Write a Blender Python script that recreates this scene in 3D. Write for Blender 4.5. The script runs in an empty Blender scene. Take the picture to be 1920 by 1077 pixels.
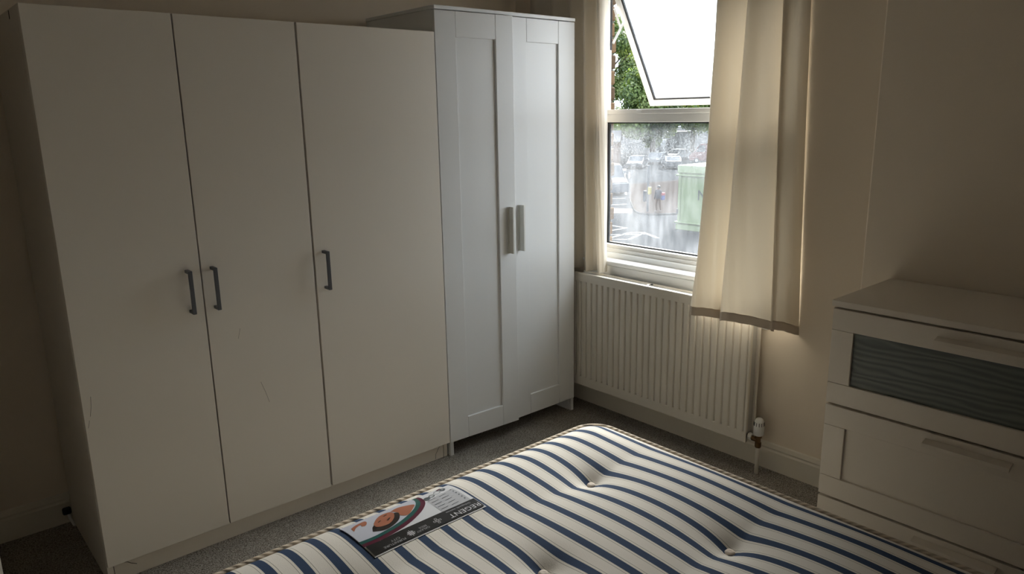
import bpy, bmesh, math, random
from mathutils import Vector, Matrix
random.seed(7)
R = math.radians
scene = bpy.context.scene

# ------------------------------------------------------------------ camera
cam_d = bpy.data.cameras.new('camera')
cam = bpy.data.objects.new('camera', cam_d)
scene.collection.objects.link(cam)
scene.camera = cam
cam_d.sensor_fit = 'HORIZONTAL'
cam_d.sensor_width = 36.0
cam_d.lens = 1387.05 / 1920 * 36.0
cam_d.clip_start = 0.02
cam_d.clip_end = 600
def cam_matrix(loc, yaw, pitch, roll):
    y, p, r = R(yaw), R(pitch), R(roll)
    fw = Vector((math.sin(-y) * math.cos(p), math.cos(y) * math.cos(p), -math.sin(p)))
    rt = fw.cross(Vector((0, 0, 1))).normalized()
    up = rt.cross(fw)
    rt2 = rt * math.cos(r) + up * math.sin(r)
    up2 = up * math.cos(r) - rt * math.sin(r)
    m = Matrix((rt2, up2, -fw)).transposed().to_4x4()
    m.translation = Vector(loc)
    return m
cam.matrix_world = cam_matrix((-1.7685, -2.4792, 1.4825), -40.9197, 13.1878, -1.0197)

# ------------------------------------------------------------------ light
world = bpy.data.worlds.new('overcast_sky')
scene.world = world
world.use_nodes = True
bg = world.node_tree.nodes['Background']
bg.inputs[0].default_value = (0.84, 0.94, 1.07, 1)
bg.inputs[1].default_value = 3.95
sun_d = bpy.data.lights.new('hazy_sun', 'SUN')          # sun behind thin cloud: a very soft source
sun_d.energy = 29.0
sun_d.angle = R(45)
sun_d.color = (1.0, 0.975, 0.94)
sun = bpy.data.objects.new('hazy_sun', sun_d)
scene.collection.objects.link(sun)
SUN_AZ, SUN_EL = R(24), R(38)
sun.rotation_euler = Vector((math.cos(SUN_AZ) * math.cos(SUN_EL), math.sin(SUN_AZ) * math.cos(SUN_EL), math.sin(SUN_EL))).to_track_quat('Z', 'Y').to_euler()
vs = scene.view_settings
vs.view_transform = 'Standard'
vs.look = 'None'
vs.exposure = 0.0
vs.gamma = 1.0
vs.use_curve_mapping = False

# ------------------------------------------------------------------ materials
def nt(m):
    m.use_nodes = True
    return m.node_tree, m.node_tree.nodes, m.node_tree.links

def mat(name, col, rough=0.6, spec=0.5, metal=0.0, var=0.0, vscale=8.0, bump=0.0, bscale=200.0, col2=None, sheen=0.0):
    m = bpy.data.materials.new(name)
    t, N, L = nt(m)
    b = N['Principled BSDF']
    b.inputs['Roughness'].default_value = rough
    b.inputs['Specular IOR Level'].default_value = spec
    b.inputs['Metallic'].default_value = metal
    if sheen: b.inputs['Sheen Weight'].default_value = sheen
    c2 = col2 or tuple(max(0, c * (1 - var)) for c in col)
    tc = N.new('ShaderNodeTexCoord')
    n = N.new('ShaderNodeTexNoise'); n.inputs['Scale'].default_value = vscale; n.inputs['Detail'].default_value = 4
    L.new(tc.outputs['Object'], n.inputs['Vector'])
    mx = N.new('ShaderNodeMix'); mx.data_type = 'RGBA'
    mx.inputs[6].default_value = (*col, 1); mx.inputs[7].default_value = (*c2, 1)
    L.new(n.outputs['Fac'], mx.inputs[0])
    L.new(mx.outputs[2], b.inputs['Base Color'])
    if bump:
        n2 = N.new('ShaderNodeTexNoise'); n2.inputs['Scale'].default_value = bscale; n2.inputs['Detail'].default_value = 3
        L.new(tc.outputs['Object'], n2.inputs['Vector'])
        bp = N.new('ShaderNodeBump'); bp.inputs['Strength'].default_value = bump; bp.inputs['Distance'].default_value = 0.002
        L.new(n2.outputs['Fac'], bp.inputs['Height'])
        L.new(bp.outputs['Normal'], b.inputs['Normal'])
    return m

M = {}
M['wall'] = mat('wall_paint', (0.845, 0.735, 0.595), 0.85, 0.2, var=0.04, vscale=3, bump=0.15, bscale=120)
M['ceiling'] = mat('ceiling_paint', (0.86, 0.81, 0.72), 0.9, 0.2, var=0.03)
M['trim'] = mat('trim_gloss', (0.74, 0.68, 0.57), 0.45, 0.5, var=0.05, vscale=6)
M['foil'] = mat('white_foil', (0.82, 0.755, 0.66), 0.42, 0.45, var=0.02, vscale=4)
M['foil2'] = mat('white_lacquer', (0.80, 0.80, 0.79), 0.38, 0.5, var=0.02, vscale=4)
M['foil3'] = mat('chest_white', (0.75, 0.675, 0.575), 0.45, 0.45, var=0.03, vscale=4)
M['edge'] = mat('edge_band', (0.70, 0.66, 0.56), 0.5)
M['dark'] = mat('dark_gap', (0.02, 0.015, 0.01), 0.9)
M['graph'] = mat('graphite_metal', (0.115, 0.12, 0.13), 0.42, 0.5, metal=0.3, var=0.2, vscale=30)
M['satin'] = mat('satin_handle', (0.74, 0.73, 0.68), 0.4, 0.5, var=0.04)
M['radi'] = mat('radiator_enamel', (0.76, 0.70, 0.60), 0.38, 0.5, var=0.04, vscale=5)
M['grille'] = mat('radiator_grille', (0.55, 0.53, 0.49), 0.5)
M['alu'] = mat('aluminium_frame', (0.87, 0.86, 0.84), 0.4, 0.5, metal=0.0, var=0.08, vscale=12)
M['pvc'] = mat('white_gloss', (0.88, 0.88, 0.87), 0.3, 0.5, var=0.05, vscale=10)
M['gasket'] = mat('black_gasket', (0.015, 0.016, 0.018), 0.6)
M['brass'] = mat('aged_brass', (0.20, 0.115, 0.05), 0.4, 0.5, metal=0.7, var=0.4, vscale=60)
M['white_plastic'] = mat('white_plastic', (0.80, 0.79, 0.76), 0.4)
M['pipe'] = mat('painted_pipe', (0.76, 0.70, 0.61), 0.45, var=0.1, vscale=40)
M['button'] = mat('felt_button', (0.80, 0.70, 0.60), 0.9, 0.1)
M['wood'] = mat('pine', (0.45, 0.30, 0.17), 0.6, var=0.3, vscale=10)

def carpet():
    m = bpy.data.materials.new('carpet'); t, N, L = nt(m); b = N['Principled BSDF']
    b.inputs['Roughness'].default_value = 1; b.inputs['Specular IOR Level'].default_value = 0.05
    tc = N.new('ShaderNodeTexCoord')
    n1 = N.new('ShaderNodeTexNoise'); n1.inputs['Scale'].default_value = 210; n1.inputs['Detail'].default_value = 3; n1.inputs['Roughness'].default_value = .7
    n2 = N.new('ShaderNodeTexNoise'); n2.inputs['Scale'].default_value = 9; n2.inputs['Detail'].default_value = 3
    for n in (n1, n2): L.new(tc.outputs['Object'], n.inputs['Vector'])
    r = N.new('ShaderNodeValToRGB')
    r.color_ramp.elements[0].position = .38; r.color_ramp.elements[0].color = (0.17, 0.145, 0.115, 1)
    r.color_ramp.elements[1].position = .62; r.color_ramp.elements[1].color = (0.66, 0.61, 0.54, 1)
    L.new(n1.outputs['Fac'], r.inputs['Fac'])
    mx = N.new('ShaderNodeMix'); mx.data_type = 'RGBA'; mx.blend_type = 'MULTIPLY'
    mx.inputs[0].default_value = .35
    L.new(r.outputs['Color'], mx.inputs[6]); L.new(n2.outputs['Fac'], mx.inputs[7])
    L.new(mx.outputs[2], b.inputs['Base Color'])
    bp = N.new('ShaderNodeBump'); bp.inputs['Strength'].default_value = 1; bp.inputs['Distance'].default_value = 0.006
    L.new(n1.outputs['Fac'], bp.inputs['Height']); L.new(bp.outputs['Normal'], b.inputs['Normal'])
    return m
M['carpet'] = carpet()

def fabric(name, col, trans):
    m = bpy.data.materials.new(name); t, N, L = nt(m)
    b = N['Principled BSDF']; out = N['Material Output']
    b.inputs['Base Color'].default_value = (*col, 1); b.inputs['Roughness'].default_value = .95
    b.inputs['Specular IOR Level'].default_value = .1; b.inputs['Sheen Weight'].default_value = .15
    tr = N.new('ShaderNodeBsdfTranslucent'); tr.inputs['Color'].default_value = (col[0], col[1] * .93, col[2] * .8, 1)
    mx = N.new('ShaderNodeMixShader'); mx.inputs[0].default_value = trans
    L.new(b.outputs[0], mx.inputs[1]); L.new(tr.outputs[0], mx.inputs[2]); L.new(mx.outputs[0], out.inputs[0])
    tc = N.new('ShaderNodeTexCoord'); n = N.new('ShaderNodeTexNoise'); n.inputs['Scale'].default_value = 45; n.inputs['Detail'].default_value = 6
    mp = N.new('ShaderNodeMapping'); mp.inputs['Scale'].default_value = (1, 1, .35)
    L.new(tc.outputs['Object'], mp.inputs['Vector']); L.new(mp.outputs[0], n.inputs['Vector'])
    bp = N.new('ShaderNodeBump'); bp.inputs['Strength'].default_value = .25; bp.inputs['Distance'].default_value = .004
    L.new(n.outputs['Fac'], bp.inputs['Height']); L.new(bp.outputs['Normal'], b.inputs['Normal']); L.new(bp.outputs['Normal'], tr.inputs['Normal'])
    return m
M['curtain'] = fabric('cream_cotton', (0.78, 0.715, 0.615), 0.075)
M['hem'] = fabric('cream_cotton_hem', (0.68, 0.585, 0.48), 0.01)  # same cotton, colour darkened for the light that doubled cloth holds back

def stripes():
    m = bpy.data.materials.new('striped_ticking'); t, N, L = nt(m); b = N['Principled BSDF']
    b.inputs['Roughness'].default_value = .9; b.inputs['Specular IOR Level'].default_value = .12
    tc = N.new('ShaderNodeTexCoord'); sx = N.new('ShaderNodeSeparateXYZ'); L.new(tc.outputs['Object'], sx.inputs[0])
    def mth(op, a, bb=None):
        n = N.new('ShaderNodeMath'); n.operation = op
        for i, v in enumerate((a, bb)):
            if v is None: continue
            if isinstance(v, (int, float)): n.inputs[i].default_value = v
            else: L.new(v, n.inputs[i])
        return n.outputs[0]
    P = 0.0643
    # phase 0..1, navy centre at 0.5
    ph = mth('FRACT', mth('ADD', mth('DIVIDE', sx.outputs[0], P), STRIPE_PHASE))
    d = mth('ABSOLUTE', mth('SUBTRACT', ph, 0.5))
    navy = mth('LESS_THAN', d, 0.165)
    p1 = mth('LESS_THAN', mth('ABSOLUTE', mth('SUBTRACT', d, 0.265)), 0.013)
    edge = mth('LESS_THAN', mth('ABSOLUTE', mth('SUBTRACT', d, 0.19)), 0.012)
    mx = N.new('ShaderNodeMix'); mx.data_type = 'RGBA'
    mx.inputs[6].default_value = (0.80, 0.745, 0.665, 1); mx.inputs[7].default_value = (0.045, 0.07, 0.125, 1); L.new(navy, mx.inputs[0])
    m2 = N.new('ShaderNodeMix'); m2.data_type = 'RGBA'; L.new(mx.outputs[2], m2.inputs[6]); m2.inputs[7].default_value = (0.42, 0.38, 0.32, 1)
    L.new(mth('MAXIMUM', p1, 0.0), m2.inputs[0])
    m3 = N.new('ShaderNodeMix'); m3.data_type = 'RGBA'; L.new(m2.outputs[2], m3.inputs[6]); m3.inputs[7].default_value = (0.72, 0.66, 0.55, 1); L.new(edge, m3.inputs[0])
    L.new(m3.outputs[2], b.inputs['Base Color'])
    n = N.new('ShaderNodeTexNoise'); n.inputs['Scale'].default_value = 420; L.new(tc.outputs['Object'], n.inputs['Vector'])
    bp = N.new('ShaderNodeBump'); bp.inputs['Strength'].default_value = .35; bp.inputs['Distance'].default_value = .0015
    L.new(n.outputs['Fac'], bp.inputs['Height']); L.new(bp.outputs['Normal'], b.inputs['Normal'])
    return m
STRIPE_PHASE = 0.0

def glass(name, haze, tint, kind):
    m = bpy.data.materials.new(name); t, N, L = nt(m); out = N['Material Output']; N.remove(N['Principled BSDF'])
    tp = N.new('ShaderNodeBsdfTransparent'); tp.inputs[0].default_value = (*tint, 1)
    gl = N.new('ShaderNodeBsdfGlossy'); gl.inputs['Roughness'].default_value = .05
    fr = N.new('ShaderNodeFresnel'); fr.inputs[0].default_value = 1.35
    m1 = N.new('ShaderNodeMixShader'); m1.inputs[0].default_value = .03; L.new(tp.outputs[0], m1.inputs[1]); L.new(gl.outputs[0], m1.inputs[2])
    tl = N.new('ShaderNodeBsdfTranslucent'); tl.inputs[0].default_value = (.95, .97, 1, 1)
    m2 = N.new('ShaderNodeMixShader'); L.new(m1.outputs[0], m2.inputs[1]); L.new(tl.outputs[0], m2.inputs[2])
    tc = N.new('ShaderNodeTexCoord')
    mp = N.new('ShaderNodeMapping'); mp.inputs['Scale'].default_value = (1, 1, .22); L.new(tc.outputs['Object'], mp.inputs[0])
    n1 = N.new('ShaderNodeTexNoise'); n1.inputs['Scale'].default_value = 34; n1.inputs['Detail'].default_value = 4; L.new(mp.outputs[0], n1.inputs['Vector'])   # runs
    n2 = N.new('ShaderNodeTexNoise'); n2.inputs['Scale'].default_value = 5; n2.inputs['Detail'].default_value = 2; L.new(tc.outputs['Object'], n2.inputs['Vector'])  # patches
    n3 = N.new('ShaderNodeTexNoise'); n3.inputs['Scale'].default_value = 260; n3.inputs['Detail'].default_value = 1; L.new(tc.outputs['Object'], n3.inputs['Vector'])  # drops
    def mr(src, a, b_, c, d):
        r = N.new('ShaderNodeMapRange'); r.inputs[1].default_value = a; r.inputs[2].default_value = b_; r.inputs[3].default_value = c; r.inputs[4].default_value = d
        L.new(src, r.inputs[0]); return r.outputs[0]
    def mth(op, a, bb):
        n = N.new('ShaderNodeMath'); n.operation = op
        for i, v in enumerate((a, bb)):
            if isinstance(v, (int, float)): n.inputs[i].default_value = v
            else: L.new(v, n.inputs[i])
        return n.outputs[0]
    a = mr(n1.outputs['Fac'], .3, .7, .55, 1.35)
    b_ = mr(n2.outputs['Fac'], .35, .65, .6, 1.4)
    dr = mr(n3.outputs['Fac'], .58, .66, 0, 1)
    sx = N.new('ShaderNodeSeparateXYZ'); L.new(tc.outputs['Object'], sx.inputs[0])
    if kind == 'lower':
        band = mr(sx.outputs[2], .30, .46, 0, 1)     # beads of water towards the top of the pane
        top = mr(sx.outputs[2], .52, .56, 1, 0.3)
        zz = mr(sx.outputs[2], .0, .28, .75, 1.15)
        f = mth('MULTIPLY', mth('MULTIPLY', mth('MULTIPLY', a, b_), zz), haze)
        f = mth('ADD', f, mth('MULTIPLY', mth('MULTIPLY', dr, mth('MULTIPLY', band, top)), haze * 4.0))
    else:
        f = mth('MULTIPLY', mth('MULTIPLY', a, b_), haze)
        f = mth('ADD', f, mth('MULTIPLY', dr, .05))
    cl = N.new('ShaderNodeClamp'); L.new(f, cl.inputs[0]); L.new(cl.outputs[0], m2.inputs[0])
    L.new(m2.outputs[0], out.inputs[0])
    return m
M['pane_low'] = glass('misted_glass', 0.028, (.93, .95, .95), 'lower')
M['pane_top'] = glass('wet_frosted_glass', 0.14, (.93, .95, .95), 'upper')

def ripple():
    m = bpy.data.materials.new('dark_ripple_glass'); t, N, L = nt(m); b = N['Principled BSDF']
    b.inputs['Roughness'].default_value = .35; b.inputs['Specular IOR Level'].default_value = .4
    tc = N.new('ShaderNodeTexCoord'); mp = N.new('ShaderNodeMapping'); mp.inputs['Scale'].default_value = (1, .22, 1); L.new(tc.outputs['Object'], mp.inputs[0])
    w = N.new('ShaderNodeTexWave'); w.bands_direction = 'Z'; w.inputs['Scale'].default_value = 17; w.inputs['Distortion'].default_value = 6; w.inputs['Detail'].default_value = 1; w.inputs['Detail Scale'].default_value = 1.6
    L.new(mp.outputs[0], w.inputs['Vector'])
    r = N.new('ShaderNodeValToRGB'); r.color_ramp.elements[0].color = (0.10, 0.115, 0.105, 1); r.color_ramp.elements[1].color = (0.17, 0.185, 0.165, 1)
    L.new(w.outputs['Fac'], r.inputs[0]); L.new(r.outputs[0], b.inputs['Base Color'])
    bp = N.new('ShaderNodeBump'); bp.inputs['Strength'].default_value = .3; bp.inputs['Distance'].default_value = .002
    L.new(w.outputs['Fac'], bp.inputs['Height']); L.new(bp.outputs['Normal'], b.inputs['Normal'])
    return m
M['ripple'] = ripple()

def rope():
    m = bpy.data.materials.new('twisted_piping'); t, N, L = nt(m); b = N['Principled BSDF']; b.inputs['Roughness'].default_value = .9
    tc = N.new('ShaderNodeTexCoord')
    w = N.new('ShaderNodeTexWave'); w.bands_direction = 'DIAGONAL'; w.inputs['Scale'].default_value = 28; w.inputs['Distortion'].default_value = .4
    L.new(tc.outputs['Object'], w.inputs['Vector'])
    r = N.new('ShaderNodeValToRGB'); r.color_ramp.elements[0].color = (0.40, 0.33, 0.25, 1); r.color_ramp.elements[1].color = (0.66, 0.55, 0.42, 1)
    n = N.new('ShaderNodeTexNoise'); n.inputs['Scale'].default_value = 14; L.new(tc.outputs['Object'], n.inputs['Vector'])
    L.new(w.outputs['Fac'], r.inputs[0]); L.new(r.outputs[0], b.inputs['Base Color'])
    bp = N.new('ShaderNodeBump'); bp.inputs['Strength'].default_value = .8; bp.inputs['Distance'].default_value = .002
    L.new(w.outputs['Fac'], bp.inputs['Height']); L.new(bp.outputs['Normal'], b.inputs['Normal'])
    return m
M['rope'] = rope()

# ------------------------------------------------------------------ mesh helpers
COL = scene.collection
ORG = {}
def link(o, org, parent):
    COL.objects.link(o)
    ORG[o.name] = Vector(org)
    if parent is not None:
        o.parent = parent
        o.location = Vector(org) - ORG[parent.name]
    else:
        o.location = Vector(org)
    return o

def tag(o, label=None, cat=None, group=None, kind=None):
    if label: o['label'] = label
    if cat: o['category'] = cat
    if group: o['group'] = group
    if kind: o['kind'] = kind
    return o

def thing(name, org, label=None, cat=None, group=None, kind=None, parent=None):
    o = bpy.data.objects.new(name, None); o.empty_display_size = .05
    link(o, org, parent)
    return tag(o, label, cat, group, kind)

def obj(name, bm, m, parent=None, org=None, smooth=False, label=None, cat=None, group=None, kind=None):
    bmesh.ops.recalc_face_normals(bm, faces=bm.faces)
    if org is None:
        xs = [v.co for v in bm.verts]
        mn = Vector([min(c[i] for c in xs) for i in range(3)]); mxx = Vector([max(c[i] for c in xs) for i in range(3)])
        org = Vector(((mn.x + mxx.x) / 2, (mn.y + mxx.y) / 2, mn.z))
    org = Vector(org)
    for v in bm.verts: v.co -= org
    me = bpy.data.meshes.new(name)
    bm.to_mesh(me); bm.free()
    if smooth:
        for p in me.polygons: p.use_smooth = True
    for mm in (m if isinstance(m, (list, tuple)) else [m]): me.materials.append(mm)
    o = bpy.data.objects.new(name, me)
    link(o, org, parent)
    return tag(o, label, cat, group, kind)

def box(bm, x0, x1, y0, y1, z0, z1, bev=0.0, seg=1, xf=None):
    x0, x1 = min(x0, x1), max(x0, x1); y0, y1 = min(y0, y1), max(y0, y1); z0, z1 = min(z0, z1), max(z0, z1)
    vs_ = [bm.verts.new((x, y, z)) for x in (x0, x1) for y in (y0, y1) for z in (z0, z1)]
    F = [(0, 1, 3, 2), (4, 6, 7, 5), (0, 4, 5, 1), (2, 3, 7, 6), (0, 2, 6, 4), (1, 5, 7, 3)]
    fs = [bm.faces.new([vs_[i] for i in f]) for f in F]
    new = list(vs_)
    if bev:
        es = list({e for f in fs for e in f.edges})
        r = bmesh.ops.bevel(bm, geom=es, offset=bev, segments=seg, affect='EDGES', profile=.5)
        new = list({v for f in r['faces'] for v in f.verts} | {v for v in vs_ if v.is_valid})
    if xf is not None:
        for v in new: v.co = xf @ v.co
    return new

def B(name, x0, x1, y0, y1, z0, z1, m, parent=None, bev=0.0, seg=1, xf=None, **k):
    bm = bmesh.new(); box(bm, x0, x1, y0, y1, z0, z1, bev, seg, xf)
    return obj(name, bm, m, parent, **k)

def tube(bm, pts, r, n=10, cap=True):
    pts = [Vector(p) for p in pts]; rings = []
    rr = r if isinstance(r, (list, tuple)) else [r] * len(pts)
    prev = None
    for i, p in enumerate(pts):
        d = (pts[min(i + 1, len(pts) - 1)] - pts[max(i - 1, 0)]).normalized()
        if prev is None:
            a = Vector((0, 0, 1)) if abs(d.z) < .9 else Vector((1, 0, 0))
            u = d.cross(a).normalized()
        else:
            u = (prev - d * prev.dot(d)).normalized()
        prev = u; v = d.cross(u)
        rings.append([bm.verts.new(p + (u * math.cos(t) + v * math.sin(t)) * rr[i]) for t in [2 * math.pi * k / n for k in range(n)]])
    for a, b in zip(rings, rings[1:]):
        for k in range(n): bm.faces.new((a[k], a[(k + 1) % n], b[(k + 1) % n], b[k]))
    if cap:
        bm.faces.new(rings[0][::-1]); bm.faces.new(rings[-1])

def lathe(bm, cx, cy, prof, n=16):
    rings = [[bm.verts.new((cx + r * math.cos(2 * math.pi * k / n), cy + r * math.sin(2 * math.pi * k / n), z)) for k in range(n)] for r, z in prof]
    for a, b in zip(rings, rings[1:]):
        for k in range(n): bm.faces.new((a[k], a[(k + 1) % n], b[(k + 1) % n], b[k]))
    bm.faces.new(rings[0][::-1]); bm.faces.new(rings[-1])

def prism(bm, poly, axis, a, b):
    """extrude a 2-D polygon along axis ('x','y','z') from a to b"""
    def P(p, t):
        return {'x': (t, p[0], p[1]), 'y': (p[0], t, p[1]), 'z': (p[0], p[1], t)}[axis]
    A = [bm.verts.new(P(p, a)) for p in poly]; C = [bm.verts.new(P(p, b)) for p in poly]
    bm.faces.new(A[::-1]); bm.faces.new(C)
    for i in range(len(poly)):
        j = (i + 1) % len(poly); bm.faces.new((A[i], A[j], C[j], C[i]))

# ------------------------------------------------------------------ room shell
XW, YB = 0.9324, 0.5687           # window wall, wardrobe wall
XR, YF, ZC = -2.75, -3.25, 2.52      # rear wall, front wall, ceiling
B('floor', XR - .1, XW + .19, YF - .1, YB + .1, -.12, 0, M['carpet'], kind='structure')
B('ceiling', XR - .1, XW + .19, YF - .1, YB + .1, ZC, ZC + .1, M['ceiling'], kind='structure')
B('wall_left', XR - .1, XW, YB, YB + .1, 0, ZC, M['wall'], kind='structure')
B('wall_rear', XR - .1, XR, YF, YB, 0, ZC, M['wall'], kind='structure')
B('wall_front', XR - .1, XW, YF - .1, YF, 0, ZC, M['wall'], kind='structure')
# window wall with its opening: y -1.00..0.03, z 0.745..2.10
OY0, OY1, OZ0, OZ1 = -1.00, 0.03, 0.765, 2.09
bm = bmesh.new()
XO = 1.05
box(bm, XW, XO, OY1, YB + .1, 0, ZC)
box(bm, XW, XO, YF - .1, OY0, 0, ZC)
box(bm, XW, XO, OY0, OY1, 0, OZ0)
box(bm, XW, XO, OY0, OY1, OZ1, ZC)
box(bm, XO, 1.13, .16, YB + .1, -.12, ZC + .1)
box(bm, XO, 1.13, YF - .1, -1.03, -.12, ZC + .1)
box(bm, XO, 1.13, -1.03, .16, -.12, .64)
box(bm, XO, 1.13, -1.03, .16, 2.2, ZC + .1)
wall_w = obj('wall_right', bm, M['wall'], kind='structure')
# chimney breast
B('wall_chimney', .80, XW, YF, -1.375, 0, ZC, M['wall'], bev=.006, kind='structure')
# exterior brick reveal
M['bricks'] = [mat('brick_%d' % i, c, .9, .1, var=.45, vscale=40, bump=.6, bscale=90) for i, c in enumerate([(.16, .10, .055), (.13, .085, .05), (.18, .12, .07), (.10, .07, .045)])]
M['mortar'] = mat('mortar', (.11, .10, .085), .95, .05, bump=.5)
B('mortar_bed', 1.052, 1.118, .058, .16, .64, 2.2, M['mortar'], wall_w)
z = .64; i = 0
while z < 2.19:
    h = .065
    bm = bmesh.new()
    e = random.uniform(-.006, .005)
    box(bm, 1.051, 1.129 + e, .05 + random.uniform(-.002, .003), .158, z, min(z + h, 2.2), .006)
    for v in bm.verts: v.co += Vector((random.uniform(-.002, .002), random.uniform(-.001, .001), random.uniform(-.002, .002)))
    obj('brick', bm, M['bricks'][random.randrange(4)], wall_w)
    z += .075; i += 1

# skirtings
def skirt(name, axis, a, b, face, sgn):
    bm = bmesh.new()
    pr = [(0, 0), (.016, 0), (.016, .082), (.012, .090), (.014, .098), (.008, .112), (0, .116)]
    prism(bm, [(face + sgn * d, z) for d, z in pr], axis, a, b)
    return obj(name, bm, M['trim'], kind='structure')
skirt('baseboard_left', 'y' if 0 else 'x', XR, XW, YB, -1)
skirt('baseboard_right', 'y', -1.375, YB - .02, XW, -1)
skirt('baseboard_chimney', 'y', YF, -1.375, .80, -1)
skirt('baseboard_rear', 'y', YF, YB - .02, XR, 1)
skirt('baseboard_front', 'x', XR + .02, .78, YF, 1)

# ------------------------------------------------------------------ window
w1 = thing('window_1', (1.02, -.48, OZ0), kind='structure')
GX = 1.0124
def W(name, x0, x1, y0, y1, z0, z1, m='alu', bev=.002, parent=w1): return B(name, x0, x1, y0, y1, z0, z1, M[m], parent, bev)
W('frame_jamb', .985, 1.03, -.0096, .03, .79, 2.09)
W('frame_jamb', .985, 1.055, -1.0, -.958, .79, 2.09)
W('frame_head', .985, 1.055, -.958, -.012, 2.045, 2.09)
W('transom', .982, 1.055, -.958, -.012, 1.434, 1.492)
W('transom_lip', .974, .982, -.958, -.012, 1.472, 1.494)
W('catch_plate', .9705, .974, -.245, -.215, 1.478, 1.490, 'pvc', .001)
W('bottom_rail', .985, 1.055, -.958, -.012, .80, .842)
W('rail_bead', .975, .985, -.97, .0, .80, .823)
bm = bmesh.new()
for y0, y1, z0, z1 in ((-.022, -.0096, .842, 1.434), (-.958, -.948, .842, 1.434), (-.948, -.022, .842, .849), (-.948, -.022, 1.428, 1.434)):
    box(bm, 1.008, 1.020, y0, y1, z0, z1)
obj('gasket', bm, M['gasket'], w1)
B('lower_pane', 1.012, 1.016, -.948, -.022, .849, 1.428, M['pane_low'], w1)
# sill: two steps and a rounded board
W('sill_step', .962, .985, -.985, .015, .775, .806, 'pvc', .004)
bm = bmesh.new()
n = 7
prof = [(.985, .782), (.985, .752), (.915, .752)] + [(.915 - .013 * math.sin(math.pi * k / n), .752 + .013 + .013 * -math.cos(math.pi * k / n)) for k in range(1, n)] + [(.915, .778)]
prism(bm, prof, 'y', -1.0, .06)
obj('window_sill', bm, M['pvc'], w1)
W('apron_board', .925, .9324, -.965, .05, .60, .748, 'pvc', .001)
# top-hung sash, pushed out at the foot
HX, HZ = 1.018, 2.03
tx, tz = math.sin(R(30)), -math.cos(R(30))
nx, nz = -math.cos(R(30)), -math.sin(R(30))   # towards the room
def sxf(a, d):   # a: distance down the sash, d: towards the room
    return (HX + tx * a + nx * d, HZ + tz * a + nz * d)
def sash_bar(bm, a0, a1, y0, y1, d0, d1, bev=.003):
    m = Matrix(((tx, 0, nx, HX), (0, 1, 0, 0), (tz, 0, nz, HZ), (0, 0, 0, 1)))
    return box(bm, a0, a1, y0, y1, d0, d1, bev, 1, m)
SL = .595
bm = bmesh.new()
sash_bar(bm, 0, SL, -.062, -.03, -.016, .016)
sash_bar(bm, 0, SL, -.94, -.908, -.016, .016)
sash_bar(bm, 0, .032, -.908, -.062, -.016, .016)
sash_bar(bm, SL - .032, SL, -.908, -.062, -.016, .016)
sash = obj('opening_sash', bm, M['alu'], w1)
bm = bmesh.new()
sash_bar(bm, .032, SL - .032, -.070, -.062, -.004, .010, 0)
sash_bar(bm, .032, SL - .032, -.908, -.900, -.004, .010, 0)
sash_bar(bm, SL - .040, SL - .032, -.900, -.070, -.004, .010, 0)
obj('sash_gasket', bm, M['gasket'], sash)
bm = bmesh.new(); sash_bar(bm, .032, SL - .04, -.900, -.070, -.001, .003, 0)
obj('sash_pane', bm, M['pane_top'], sash)
# catch on the lower rail of the sash
bm = bmesh.new()
sash_bar(bm, SL - .030, SL - .008, -.455, -.400, .016, .026, .003)
sash_bar(bm, SL - .110, SL - .012, -.424, -.412, .024, .036, .004)
obj('sash_catch', bm, M['satin'], sash)
bm = bmesh.new(); sash_bar(bm, SL - .022, SL - .014, -.423, -.414, .034, .040, .001)
obj('catch_rivet', bm, M['graph'], sash)
# friction stay at the left jamb
def bar(name, a, b, w=.012):
    bm = bmesh.new(); tube(bm, [a, b], w * .6, 4); return obj(name, bm, M['alu'], w1)
bar('stay_arm', (1.022, -.024, 1.80), (1.094, -.030, 1.905))
bar('stay_arm', (1.026, -.026, 1.955), (1.075, -.026, 1.868))
W('stay_track', 1.018, 1.029, -.0125, -.0096, 1.77, 2.03, 'gasket', 0)

# ------------------------------------------------------------------ wardrobe 1 (three plain doors)
wd = thing('wardrobe', (-.687, .28, 0), 'wide white three-door wardrobe with dark grey bar handles', 'wardrobe')
XA, G1, G2, ZT, ZB = -1.374, -.9763, -.5739, 1.7995, .0685
B('side_panel', XA, XA + .018, .020, .548, 0, ZT, M['foil'], wd, .0008)
B('side_panel', -.019, -.001, .020, .548, 0, ZT, M['foil'], wd, .0008)
B('partition', G2 - .009, G2 + .009, .020, .540, .07, ZT - .018, M['edge'], wd)
B('top_panel', XA + .018, -.022, .020, .548, ZT - .018, ZT - .001, M['foil'], wd)
B('bottom_panel', XA + .018, -.022, .020, .548, ZB, ZB + .018, M['foil'], wd)
B('back_panel', XA + .018, -.022, .542, .547, ZB, ZT - .018, M['foil'], wd)
pl = B('plinth', XA + .018, -.022, .0225, .038, 0, ZB - .001, M['foil'], wd)
def door1(a, b, hx):
    d = B('door', a, b, 0, .018, ZB, ZT, M['foil'], wd, .0012)
    h = bmesh.new()
    box(h, hx - .006, hx + .006, -.040, -.030, .862, 1.006, .0012)
    for zz in (.862, .996): box(h, hx - .006, hx + .006, -.031, 0.0, zz, zz + .010, .001)
    obj('handle', h, M['graph'], d, label='dark grey bar handle')
    return d
d1 = door1(XA, G1 - .0022, -1.022)
d2 = door1(G1 + .0022, G2 - .0035, -.9415)
d3 = door1(G2 + .0035, .0025, -.5355)
def scratch(name, pts, parent, r=.0007, m='dark'):
    bm = bmesh.new(); tube(bm, pts, r, 4); return obj(name, bm, m if not isinstance(m, str) else M[m], parent)
M['scr'] = mat('scuff', (.30, .26, .21), .9)
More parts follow.
